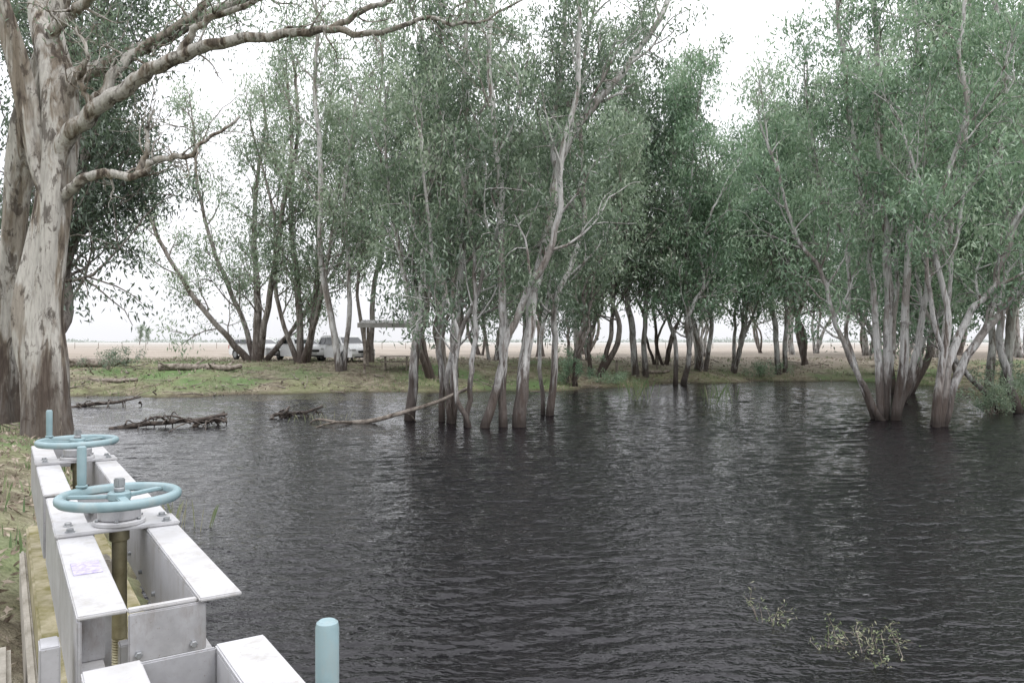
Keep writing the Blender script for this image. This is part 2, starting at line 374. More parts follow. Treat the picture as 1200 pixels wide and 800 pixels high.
# ------------------------------------------------------------------ big gum on the left bank
s = 0.0161
big = [
 U(s, 26, 14, (0, -25), (1, 70, -6), (-5, 140, -8), (1, 210, -5), (7, 290, 0), (10, 350, 5), (4, 415, 10), (-12, 468, 20), (-30, 530, 40), (-20, 620, 60)),
 U(s, 17, 11, (-92, 10, 60), (-88, 150, 60), (-70, 270, 50), (-48, 370, 35), (-20, 460, 30), (6, 560, 30), (40, 660, 50)),
 U(s, 14, 9, (4, 270, 2), (-6, 310, -4), (-16, 370, -8), (-26, 430, -14), (-44, 520, -30)),
 U(s, 11, 8, (16, -20, -10), (12, 60, -14), (8, 130, -12), (16, 220, -6), (14, 300, 0)),
]
limbsA = [
 U(s, 12, 2.2, (4, 290, 0), (30, 345, -14), (72, 373, -30), (122, 403, -40), (172, 423, -50), (232, 438, -60), (292, 442, -70), (342, 448, -70), (382, 463, -75), (425, 480, -80)),
 U(s, 12, 5, (4, 385, 6), (24, 423, 10), (70, 448, 20), (122, 478, 30), (182, 518, 45), (260, 560, 60)),
 U(s, 7, 1.4, (8, 264, -4), (42, 293, -16), (82, 300, -26), (120, 296, -34), (142, 313, -38), (177, 318, -42), (202, 333, -45), (242, 358, -50)),
 U(s, 7, 3, (50, 360, -20), (82, 408, -20), (112, 450, -10), (162, 488, 0), (210, 540, 10)),
 U(s, 5, 1.6, (172, 423, -50), (200, 455, -60), (250, 475, -66), (300, 500, -70), (340, 530, -80)),
 U(s, 4, 1.0, (120, 296, -34), (130, 330, -30), (128, 352, -28), (140, 372, -30)),
 U(s, 4, 1.2, (70, 373, -30), (60, 400, -40), (75, 425, -55), (66, 455, -60)),
 U(s, 8, 2.5, (-12, 468, 20), (20, 490, 0), (70, 510, -20), (130, 530, -40), (200, 545, -50)),
 U(s, 4, 1.0, (342, 448, -70), (400, 440, -80), (450, 452, -90), (500, 445, -95), (560, 470, -100)),
]
B = Builder(); B.clumps = []
nb = len(big)
for k, (pts, r0, r1) in enumerate(big + limbsA):
    isb = k < nb
    Q = smooth_path(pts, 12 if isb else 8, 0.0 if isb else 0.028)
    t = np.linspace(0, 1, len(Q)); rad = r0 + (r1 - r0) * t ** 0.8
    if isb and k != 2: rad = rad * (1 + 0.3 * np.exp(-t * 20))
    B.tube(Q, rad, 40 if isb else 12, 0, 0.26 if isb else 0.10, k * 1.7)
    if not isb:
        for q in range(15):
            tt = R.uniform(0.2, 1); ii = min(int(tt * (len(Q) - 1)), len(Q) - 2)
            td = nrm(Q[ii + 1] - Q[ii]); side = nrm(np.cross(td, R.normal(size=3)))
            d = td * 0.7 + side * 0.8; L = R.uniform(0.4, 1.6); p = Q[ii]; pts2 = [p]
            for g in range(7):
                d = nrm(d + R.normal(size=3) * 0.3); p = p + d * L / 7; pts2.append(p)
            rr = min(rad[ii] * 0.35, 0.03)
            B.tube(pts2, np.linspace(rr, 0.004, 8), 5)
            for g in range(3):
                kk = R.randint(2, 7); d2 = nrm(R.normal(size=3) + d * 0.8); p2 = pts2[kk]; pp = [p2]
                for h2 in range(4):
                    d2 = nrm(d2 + R.normal(size=3) * 0.35); p2 = p2 + d2 * L * 0.11; pp.append(p2)
                B.tube(pp, np.linspace(rr * 0.4, 0.003, 5), 4)
                if k - nb in (0, 1, 3, 4, 7, 8) and pp[-1][2] > 6.9 and R.rand() < 0.6: B.clumps.append((pp[-1], 0.22, 0.4 + R.normal() * 0.15))
P = np.array([a for a, b, d in B.clumps]); T = np.array([d for a, b, d in B.clumps]); C = np.repeat(P, 30, 0)
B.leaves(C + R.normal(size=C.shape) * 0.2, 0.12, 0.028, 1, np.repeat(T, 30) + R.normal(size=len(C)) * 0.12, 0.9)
obj('river_red_gum_tree', B.mesh('river_red_gum_tree', [M_BARK_BIG, M_LEAF]), (-8.75, 14.5, 0.72))

# ------------------------------------------------------------------ gums standing in the water
s = 1 / 38.0
T1 = [U(s, 5.5, 2.3, (2, -15), (8, 90), (14, 200, 10), (20, 300, 20), (18, 420, 20), (24, 540, 10)),
      U(s, 4, 1.8, (-9, -15, 12), (-12, 120, 30), (-6, 240, 50), (-22, 380, 60), (-40, 480, 60)),
      U(s, 3.5, 1.4, (8, -15, -10), (-2, 60), (30, 140, -20), (60, 230, -30), (70, 330, -30))]
T2 = [U(s, 5.2, 2.3, (-8, -15), (-9, 100), (-10, 220, -8), (-14, 300, -10), (-24, 420, 0), (-15, 560, 20)),
      U(s, 7.2, 2.8, (9, -15), (16, 80), (36, 200, 10), (60, 310, 20), (98, 370, 25), (135, 412, 30), (185, 495, 40), (205, 580, 40)),
      U(s, 5, 1.8, (36, 200, 10), (55, 270, 30), (50, 340, 50), (62, 430, 60), (70, 560, 60))]
T3 = [U(s, 5.2, 2, (4, -15), (24, 60), (46, 130, -10), (82, 205, -20), (92, 300, -20), (112, 400, -20), (104, 520, -10)),
      U(s, 3.6, 1.5, (-14, -15, 14), (-8, 60, 10), (-2, 130, 20), (-10, 230, 20), (-30, 330, 30)),
      U(s, 3.2, 1.4, (-6, -15, 0), (-26, 50), (-24, 110), (-50, 190), (-60, 300, -20))]
T4 = [U(s, 6.5, 2.6, (0, -15), (8, 80), (18, 160), (20, 240, 10), (32, 350, 20), (38, 540, 20)),
      U(s, 4, 1.4, (10, 90), (-10, 180, 30), (-30, 280, 40), (-38, 400, 50))]
T5 = [U(s, 5, 2, (3, -15), (12, 80), (14, 150), (50, 250, 20), (46, 400, 30), (60, 520, 30)),
      U(s, 3.2, 1.4, (-3, -15, 10), (-6, 90, 20), (10, 200, 40), (-10, 330, 40))]
wc = dict(nsec=11, seclen=2.4, start=0.34, tone=0.5)
for nm, st, (x, y), cf in (('a', T1, (-1.95, 23.7), dict(nsec=12)), ('b', T2, (-0.05, 22.6), dict(nsec=11)), ('c', T3, (-1.0, 22.4), dict(nsec=9)),
                       ('d', T4, (-3.3, 24.5), dict(nsec=13, tone=0.45)), ('e', T5, (1.15, 25.9), dict(nsec=14, tone=0.45))):
    c2 = dict(wc); c2.update(cf)
    obj('flooded_gum_tree', grow_tree('gum_' + nm, st, c2), (x, y, 0))
R1 = [U(s, 4.6, 2.2, (-10, -15), (-14, 100), (-24, 200), (-36, 300), (-48, 380), (-62, 500)),
      U(s, 6, 3, (-2, -15, 8), (6, 120, 10), (2, 260, 15), (-4, 400, 20), (-8, 560, 20)),
      U(s, 5.6, 2.6, (7, -15), (18, 130, -10), (18, 280, -15), (26, 420, -20), (20, 560, -10)),
      U(s, 4.6, 2.2, (13, -10, 14), (44, 80, 20), (62, 170, 24), (92, 240, 30), (98, 330, 30), (118, 420, 30), (112, 560, 30)),
      U(s, 4, 1.6, (-6, -10, -8), (-34, 50), (-62, 105, -5), (-84, 170, -10), (-125, 240, -20), (-150, 330, -20)),
      U(s, 3.5, 1.6, (9, -10, 25), (40, 150, 60), (50, 300, 80), (70, 450, 80)),
      U(s, 3.2, 1.4, (-9, -10, 10), (-36, 100, 30), (-30, 200, 40), (-66, 290, 40), (-84, 400, 40))]
R2 = [U(s, 5, 2.3, (0, -15), (14, 70), (40, 130), (62, 160, -5), (80, 220, -10), (112, 290, -20), (138, 400, -20)),
      U(s, 5.2, 3, (6, -15, 8), (36, 70, 10), (92, 140, 20), (150, 200, 30), (205, 270, 40)),
      U(s, 3.8, 1.8, (-5, -15, -5), (6, 120, -10), (-10, 220, -10), (20, 340, -20), (14, 420, -20), (30, 520, -20)),
      U(s, 3.2, 1.5, (4, -15, 18), (30, 150, 30), (62, 300, 50), (70, 450, 60)),
      U(s, 3.0, 1.2, (14, 60, 0), (-20, 150, -20), (-30, 240, -30), (-56, 330, -30))]
R3 = [U(s, 5.5, 2.4, (0, -15), (-20, 60), (-30, 140), (-8, 230, 10), (-22, 330, 10), (-14, 460, 10), (-30, 560, 10)),
      U(s, 4.5, 2, (8, -15, 5), (30, 80, 10), (20, 180, 20), (50, 300, 20), (44, 420, 30), (60, 540, 30)),
      U(s, 4, 1.8, (-6, -15, 10), (-60, 50, 20), (-110, 130, 30), (-140, 230, 30), (-190, 330, 40))]
obj('flooded_gum_tree', grow_tree('gum_r1', R1, dict(nsec=12, seclen=2.7, start=0.36, tone=0.62), [M_BARK, M_LEAF_GREEN]), (12.0, 24.5, 0))
obj('flooded_gum_tree', grow_tree('gum_r2', R2, dict(nsec=12, seclen=2.7, start=0.36, tone=0.58), [M_BARK, M_LEAF_GREEN]), (12.5, 22.6, 0))
obj('flooded_gum_tree', grow_tree('gum_r3', R3, dict(nsec=14, seclen=2.8, start=0.34, tone=0.55), [M_BARK, M_LEAF_GREEN]), (17.9, 27.0, 0))

# ------------------------------------------------------------------ bank and woodland trees
def auto_stems(n, H, lean, r, spread=0.4):
    st = []
    for k in range(n):
        a = R.uniform(0, 2 * math.pi); l = lean * R.uniform(0.3, 1.2); h = H * R.uniform(0.72, 1.05)
        b = np.array([math.cos(a) * spread * (n > 1), math.sin(a) * spread * (n > 1), -0.3]); pts = [tuple(b)]
        for q in range(1, 7):
            t = q / 6
            pts.append((b[0] + math.cos(a) * l * h * t ** 1.2 + R.normal() * 0.3, b[1] + math.sin(a) * l * h * t ** 1.2 + R.normal() * 0.3, h * t))
        rr = r * R.uniform(0.7, 1.1); st.append((pts, rr, rr * 0.25))
    return st
VAR = []
specs = [(3, 15, 0.25, 0.17), (4, 13, 0.38, 0.13), (2, 17, 0.15, 0.21), (5, 12.5, 0.45, 0.11), (3, 16, 0.2, 0.18), (1, 16, 0.1, 0.24)]
for k, (n, H, l, r) in enumerate(specs):
    cf = dict(nsec=int(43 / n) if n > 1 else 32, seclen=3.0, start=0.22, nleaf=36, cs=0.34, L=0.28, W=0.08, sides=8, dens=0.85)
    leafm = [M_LEAF, M_LEAF_GREEN, M_LEAF, M_LEAF, M_LEAF_GREEN, M_LEAF][k]
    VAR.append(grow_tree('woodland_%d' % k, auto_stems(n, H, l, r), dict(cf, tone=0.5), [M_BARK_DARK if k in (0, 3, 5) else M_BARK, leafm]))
def put(v, x, y, sc=1.0, rz=None, name='gum_tree'):
    rz = R.uniform(0, 6.28) if rz is None else rz
    return obj(name, VAR[v], (x, y, max(gh(x, y), -0.1) - 0.05), rz, (sc, sc, sc * R.uniform(0.93, 1.07)))
for v, x, y, sc in [(0, -4.0, 40.8, 1.0), (2, -3.4, 41.5, 0.95), (5, -4.4, 51, 1.0), (3, 3.0, 40.6, 1.0), (0, 4.4, 44, 1.05), (2, 7.6, 46, 1.05), (4, 12.2, 49, 1.05),
                    (1, 14, 50, 1.1), (2, 17.4, 50, 0.95), (0, 20.5, 53, 1.1), (4, 24, 49, 1.15), (1, 26, 44, 1.15), (2, 23.5, 37, 1.15), (4, 22.5, 31.5, 1.05),
                    (1, 25.5, 27, 1.1), (4, 28, 35, 1.2), (3, 10, 52, 1.1), (0, 0.5, 47, 1.0), (1, -1.5, 52, 1.05), (1, 15.5, 31.5, 0.95), (0, 18.5, 37, 1.05), (4, 9.6, 44.8, 1.0)]:
    put(v, x, y, sc)
pts = []
tries = 0
while len(pts) < 25 and tries < 3000:
    tries += 1
    y = R.uniform(54, 92); x = R.uniform(-0.05, 0.8) * y
    if all((x - a) ** 2 + (y - b) ** 2 > 28 for a, b in pts): pts.append((x, y))
for k, (x, y) in enumerate(pts): put([0, 2, 1, 4, 2, 5][k % 6], x, y, R.uniform(0.95, 1.2))

s = 1 / 17.5
TA = [U(s, 5, 1.6, (0, -4), (3, 60), (-6, 120, 15), (-10, 190, 30), (2, 270, 30)),
      U(s, 4, 1.2, (-3, -4), (-30, 30, -10), (-70, 85, -20), (-105, 150, -20), (-125, 210, -20)),
      U(s, 3.5, 1.2, (-2, -4, 6), (-22, 50, 20), (-55, 120, 30), (-80, 200, 40), (-85, 270, 40)),
      U(s, 4, 1.4, (4, -4), (20, 60, -20), (36, 140, -30), (48, 230, -30), (44, 300, -30)),
      U(s, 3, 1.2, (4, -4, 10), (40, 50, 40), (80, 120, 60), (90, 190, 60))]
light = dict(nsec=13, seclen=3.0, start=0.2, nleaf=28, cs=0.42, L=0.28, W=0.075, tone=0.6, dens=0.92)
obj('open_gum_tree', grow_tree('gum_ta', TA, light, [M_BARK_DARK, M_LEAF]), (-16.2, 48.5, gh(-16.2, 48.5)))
TB = [U(s, 4, 1.5, (0, -4), (-4, 80), (-14, 170, 10), (-6, 260, 10), (-12, 330, 10)),
      U(s, 4, 1.5, (4, -4, 6), (12, 90, 20), (10, 190, 30), (24, 290, 30)),
      U(s, 3, 1, (-3, -4), (-26, 70), (-30, 160), (-50, 240)),
      U(s, 3.5, 1.2, (2, -4, -6), (24, 60, -20), (40, 150, -20), (50, 230, -20))]
obj('open_gum_tree', grow_tree('gum_tb', TB, dict(light, nsec=12), [M_BARK_DARK, M_LEAF]), (-12.9, 47, gh(-12.9, 47)))
s = 1 / 20.0
TC = [U(s, 4, 2, (0, -4), (-10, 60), (-22, 130), (-24, 220, 10), (-30, 310, 10), (-26, 390, 10)),
      U(s, 3, 1.5, (3, -4, 5), (8, 90, 10), (0, 190, 20), (14, 300, 20))]
obj('open_gum_tree', grow_tree('gum_tc', TC, dict(light, nsec=14, nleaf=30, start=.3), [M_BARK, M_LEAF]), (-9.4, 42, gh(-9.4, 42)))
TD = [U(s, 3.4, 1.6, (0, -4), (4, 90), (14, 180, 20), (4, 280, 30), (10, 380, 30)),
      U(s, 2.6, 1.2, (-3, -4), (-14, 80, -10), (-8, 170, -10), (-22, 270, -10))]
obj('open_gum_tree', grow_tree('gum_td', TD, dict(light, nsec=16, nleaf=36, start=.38), [M_BARK_DARK, M_LEAF]), (-8.6, 46.8, gh(-8.6, 46.8)))
TL = auto_stems(3, 13, 0.14, 0.24)
obj('gum_tree', grow_tree('gum_tl', TL, dict(nsec=22, seclen=2.8, start=0.3, nleaf=56, cs=.29, dens=.9, tone=0.45), [M_BARK_DARK, M_LEAF_DARK]), (-13.0, 20.6, gh(-13.0, 20.6)))
obj('gum_tree', VAR[5], (-23, 28, gh(-23, 28)), 1.0)
for x, y, sc in ((-135, 278, 0.45), (-190, 400, 0.5), (-118, 420, 0.4)):
    put(0, x, y, sc, name='distant_tree')
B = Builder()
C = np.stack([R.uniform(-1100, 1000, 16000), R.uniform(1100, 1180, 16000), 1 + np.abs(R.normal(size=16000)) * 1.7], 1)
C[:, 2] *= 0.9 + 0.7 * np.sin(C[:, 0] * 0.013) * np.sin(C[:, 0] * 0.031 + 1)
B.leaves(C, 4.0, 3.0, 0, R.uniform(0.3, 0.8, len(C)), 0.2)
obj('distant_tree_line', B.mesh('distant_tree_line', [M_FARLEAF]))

# ------------------------------------------------------------------ shore grass, litter, shrubs, reeds
def tuft_mesh(B, x, y, z, n, h, spread, tone, lean=0.25, w=0.012, mi=0):
    bx = x + R.normal(size=n) * spread; by = y + R.normal(size=n) * spread; hh = h * R.uniform(0.5, 1.2, n)
    lx = R.normal(size=n) * lean * hh; ly = R.normal(size=n) * lean * hh; a = R.uniform(0, 6.28, n)
    wx = np.cos(a) * w; wy = np.sin(a) * w; z0 = np.full(n, z)
    V = np.stack([np.stack([bx - wx, by - wy, z0 - 0.03], 1), np.stack([bx + wx, by + wy, z0 - 0.03], 1),
                  np.stack([bx + wx * .6 + lx * .5, by + wy * .6 + ly * .5, z0 + hh * .65], 1), np.stack([bx + lx, by + ly, z0 + hh], 1)], 1).reshape(-1, 3)
    B.add(V, np.arange(4 * n).reshape(-1, 4), mi, tone + R.normal(size=n) * 0.2, False)
B = Builder()
gx = R.uniform(-26, 32, 13000); gy = R.uniform(4, 58, 13000); sd = sdist(gx, gy); zz = gz(gx, gy)
for x, y, d, z in zip(gx, gy, sd, zz):
    if d > 0.05 and (d < 3 or R.rand() < 0.5) and noise.noise(Vector((x * 0.3, y * 0.3, 0))) > -0.08:
        tuft_mesh(B, x, y, z, 7, 0.08 + 0.14 * R.rand(), 0.12, 0.35 + 0.6 * noise.noise(Vector((x * 0.15, y * 0.15, 3))) + 0.15, w=0.012)
obj('bank_grass', B.mesh('bank_grass', [M_GRASS]))
B = Builder()
gx = R.uniform(-12, -1, 14000); gy = R.uniform(1.5, 20, 14000); sd = sdist(gx, gy); ok = sd > 0.3
C = np.stack([gx, gy, gz(gx, gy) + 0.015], 1)[ok]
B.leaves(C, 0.11, 0.028, 0, R.uniform(0, 1, len(C)), 0.0)
gx = R.uniform(-26, 30, 12000); gy = R.uniform(22, 58, 12000); sd = sdist(gx, gy); ok = sd > 0.1
C = np.stack([gx, gy, gz(gx, gy) + 0.02], 1)[ok]
B.leaves(C, 0.25, 0.06, 0, R.uniform(0, 1, len(C)), 0.0)
obj('leaf_litter', B.mesh('leaf_litter', [M_DIRTYPAPER]))
B = Builder()
cnt = 0
while cnt < 200:
    if cnt < 100: x, y = R.uniform(-22, -7), R.uniform(15, 42)
    else: x, y = R.uniform(-20, 26), R.uniform(34, 56)
    d = float(sdist(np.array([x]), np.array([y]))[0])
    if d < -0.6 or d > 9: continue
    z = max(gh(x, y), 0) + 0.04; a = R.uniform(0, 6.28); L = R.uniform(0.4, 1.8); p = np.array([x, y, z]); dv = np.array([math.cos(a), math.sin(a), R.uniform(-.02, .15)]); pp = [p]
    for g in range(5):
        dv = nrm(dv + R.normal(size=3) * np.array([.25, .25, .08])); p = p + dv * L / 5; p[2] = max(p[2], max(gh(p[0], p[1]), 0) + .02); pp.append(p)
    B.tube(pp, np.linspace(R.uniform(.015, .045), .008, 6), 6, 0); cnt += 1
obj('fallen_sticks', B.mesh('fallen_sticks', [M_WOOD]))
def reeds(name, x, y, n, h, sp, tone=0.4):
    B = Builder(); tuft_mesh(B, 0, 0, 0, n, h, sp, tone, 0.22, 0.006); obj(name, B.mesh(name, [M_GRASS]), (x, y, max(0, gh(x, y))))
reeds('reed_clump', 5.4, 33, 50, 0.9, 0.35); reeds('reed_clump', 8.2, 30.5, 50, 0.8, 0.3)
reeds('reed_clump', -4.6, 10.2, 40, 0.4, 0.25, 0.9); reeds('reed_clump', 17.2, 27.5, 60, 0.8, 0.4, 0.8)
reeds('reed_clump', -6.1, 24.5, 40, 0.25, 0.5, 0.9)
def waterweed(x, y, n, sp):
    B = Builder()
    for k in range(n):
        p = np.array([R.normal() * sp, R.normal() * sp, -0.05]); d = nrm(np.array([R.normal() * .6, R.normal() * .6, 1])); pp = [p]
        for g in range(5):
            d = nrm(d + R.normal(size=3) * 0.3); p = p + d * 0.05 * R.uniform(0.6, 1.5); pp.append(p)
        B.tube(pp, np.linspace(0.004, 0.0015, 6), 4, 0)
        C = np.repeat(np.array(pp[2:]), 3, 0) + R.normal(size=(12, 3)) * 0.02
        B.leaves(C, 0.04, 0.010, 1, R.uniform(0.4, 0.9, 12), 0)
    obj('emergent_water_plant', B.mesh('emergent_water_plant', [M_WOOD, M_GRASS]), (x, y, 0))
waterweed(2.75, 6.25, 16, 0.12); waterweed(3.1, 6.4, 6, 0.12); waterweed(2.3, 6.9, 8, 0.12); waterweed(2.95, 6.0, 6, 0.1)
def shrub(x, y, h, w, n, mat, tone=0.5, L=0.12):
    B = Builder()
    for k in range(9):
        d = nrm(np.array([R.normal() * .5, R.normal() * .5, 1])); B.tube([(0, 0, -0.1), d * h * 0.5, d * h * 0.9 + R.normal(size=3) * 0.1], [0.02, 0.012, 0.004], 5, 0)
    cc = R.normal(size=(26, 3)) * np.array([w * .5, w * .5, h * .25]) + np.array([0, 0, h * 0.55])
    C = np.repeat(cc, n // 26, 0); C = C + R.normal(size=C.shape) * 0.13; C = C[C[:, 2] > 0]
    B.leaves(C, L, L * 0.3, 1, tone + R.normal(size=len(C)) * 0.2, 0.2)
    obj('shrub', B.mesh('shrub', [M_WOOD, mat]), (x, y, max(0, gh(x, y))))
shrub(3.2, 40.2, 1.9, 0.9, 2600, M_LEAF_GREEN, 0.5); shrub(-13.6, 52.5, 1.5, 2.0, 2600, M_LEAF, 0.4); shrub(16.6, 26.5, 1.0, 0.8, 1800, M_LEAF, 0.75)
shrub(5.5, 42.5, 0.5, 1.5, 1600, M_LEAF_GREEN, 0.7); shrub(19.5, 29.5, 1.5, 1.2, 2200, M_LEAF, 0.5); shrub(16, 49.5, 0.9, 1.6, 1600, M_LEAF_GREEN, 0.5)
shrub(-21, 40, 1.1, 1.5, 1500, M_LEAF_DARK, 0.5)

def log(name, paths, mat, loc):
    B = Builder()
    for k, (pts, r0, r1) in enumerate(paths):
        Q = smooth_path(pts, 6, r0 * 0.12); t = np.linspace(0, 1, len(Q))
        B.tube(Q, r0 + (r1 - r0) * t, 10, 0, 0.15, k)
        B.tube([Q[0] - (Q[1] - Q[0]) * 0.01, Q[0]], [0.002, r0], 10, 0)
    return obj(name, B.mesh(name, [mat]), loc)
log('fallen_branch', [([(-2.35, 0.3, -0.04), (-1.3, 0.2, 0.08), (-0.4, 0, 0.32), (0.6, -0.1, 0.62), (1.75, -0.2, 1.12)], 0.07, 0.055),
                      ([(-2.3, 0.3, 0.0), (-2.9, 0.2, 0.12), (-3.2, 0.3, 0.02)], 0.05, 0.02), ([(-1.9, 0.2, 0.03), (-2.3, -0.5, 0.1), (-2.8, -0.8, -0.02)], 0.04, 0.015),
                      ([(-0.4, 0, .32), (-.2, .5, .25), (0, .9, -.05)], .04, .02)], M_WOOD, (-3.0, 23.3, 0))
def snag(x, y, w, n, rz):
    ps = [([(-w, 0, -0.03), (-w * .4, 0.2, 0.10), (w * .2, 0, 0.16), (w, 0.1, 0.34)], 0.08, 0.04)]
    for k in range(n):
        a = R.uniform(-w, w); d = R.normal(size=3) * np.array([.6, .5, .22]) * w * 0.6; m1 = R.normal(size=3) * .06
        ps.append(([(a, 0, 0.12), (a + d[0] * .4 + m1[0], d[1] * .4 + m1[1], 0.14 + abs(d[2]) * .6), (a + d[0] * .8, d[1] * .8 + m1[2], abs(d[2]) * R.uniform(.3, 1.2)), (a + d[0], d[1], d[2] * .8)], R.uniform(.02, .05), .006))
    o = log('snag_branch', ps, M_WETWOOD, (x, y, 0)); o.rotation_euler[2] = rz
snag(-10.0, 22.4, 1.6, 22, 0.25); snag(-9.0, 22.9, 0.6, 10, 1.1); snag(-7.0, 25.5, 0.7, 10, 0.1); snag(-15.6, 29.5, 1.2, 9, 0.3); snag(-7.5, 25.0, 0.4, 6, 1.0)
for (x, y, L, r, rz) in ((-22.5, 41.5, 3.4, 0.26, 0.1), (-17.3, 40.8, 3.0, 0.2, -0.05), (-19.5, 37.5, 2.2, 0.12, 0.3), (-15.2, 40.5, 1.8, 0.18, 0.5), (9, 47.8, 2.0, 0.12, 0.4)):
    z = gh(x, y)
    o = log('fallen_log', [([(-L / 2, 0, r * .8), (-L / 5, .15, r), (L / 5, 0, r * .9), (L / 2, .1, r * 1.5)], r, r * .7), ([(L * .1, 0, r), (L * .3, .2, r * 3)], r * .4, r * .15),
                            ([(-L * .3, 0, r), (-L * .45, -.4, r * 2.2)], r * .4, r * .2)], M_WOOD, (x, y, z)); o.rotation_euler[2] = rz

# ------------------------------------------------------------------ generic hard-surface helpers
import bmesh
def box_me(name, c, d, mat, bev=0.004):
    bm = bmesh.new(); bmesh.ops.create_cube(bm, size=1.0)
    bmesh.ops.scale(bm, vec=d, verts=bm.verts); bmesh.ops.translate(bm, vec=c, verts=bm.verts)
    if bev: bmesh.ops.bevel(bm, geom=list(bm.edges), offset=min(bev, min(d) * 0.3), segments=2, affect='EDGES')
    me = bpy.data.meshes.new(name); bm.to_mesh(me); bm.free(); me.materials.append(mat); return me
def box(name, lo, hi, mat, parent, bev=0.004):
    c = [(a + b) / 2 for a, b in zip(lo, hi)]; d = [abs(b - a) for a, b in zip(lo, hi)]
    return obj(name, box_me(name, c, d, mat, bev), parent=parent)
def lathe(name, prof, mat, parent, loc=(0, 0, 0), seg=32, smooth=True, rot=None):
    B = Builder(); a = np.linspace(0, 2 * math.pi, seg, endpoint=False); P = np.array(prof, float)
    V = np.stack([P[:, 0][:, None] * np.cos(a), P[:, 0][:, None] * np.sin(a), np.repeat(P[:, 1][:, None], seg, 1)], -1).reshape(-1, 3)
    i = np.arange(len(P) - 1)[:, None] * seg; j = np.arange(seg)[None, :]; k = (j + 1) % seg
    B.add(V, np.stack([i + j, i + k, i + seg + k, i + seg + j], -1).reshape(-1, 4), 0, None, smooth)
    o = obj(name, B.mesh(name, [mat]), loc, parent=parent)
    if rot: o.rotation_euler = rot
    if smooth:
        md = o.modifiers.new('e', 'EDGE_SPLIT'); md.split_angle = math.radians(35)
    return o
def cyl(name, r, z0, z1, mat, parent, loc=(0, 0, 0), seg=24, ch=0.003, rot=None, smooth=True):
    return lathe(name, [(0.0001, z0), (r - ch, z0), (r, z0 + ch), (r, z1 - ch), (r - ch, z1), (0.0001, z1)], mat, parent, loc, seg, smooth, rot)

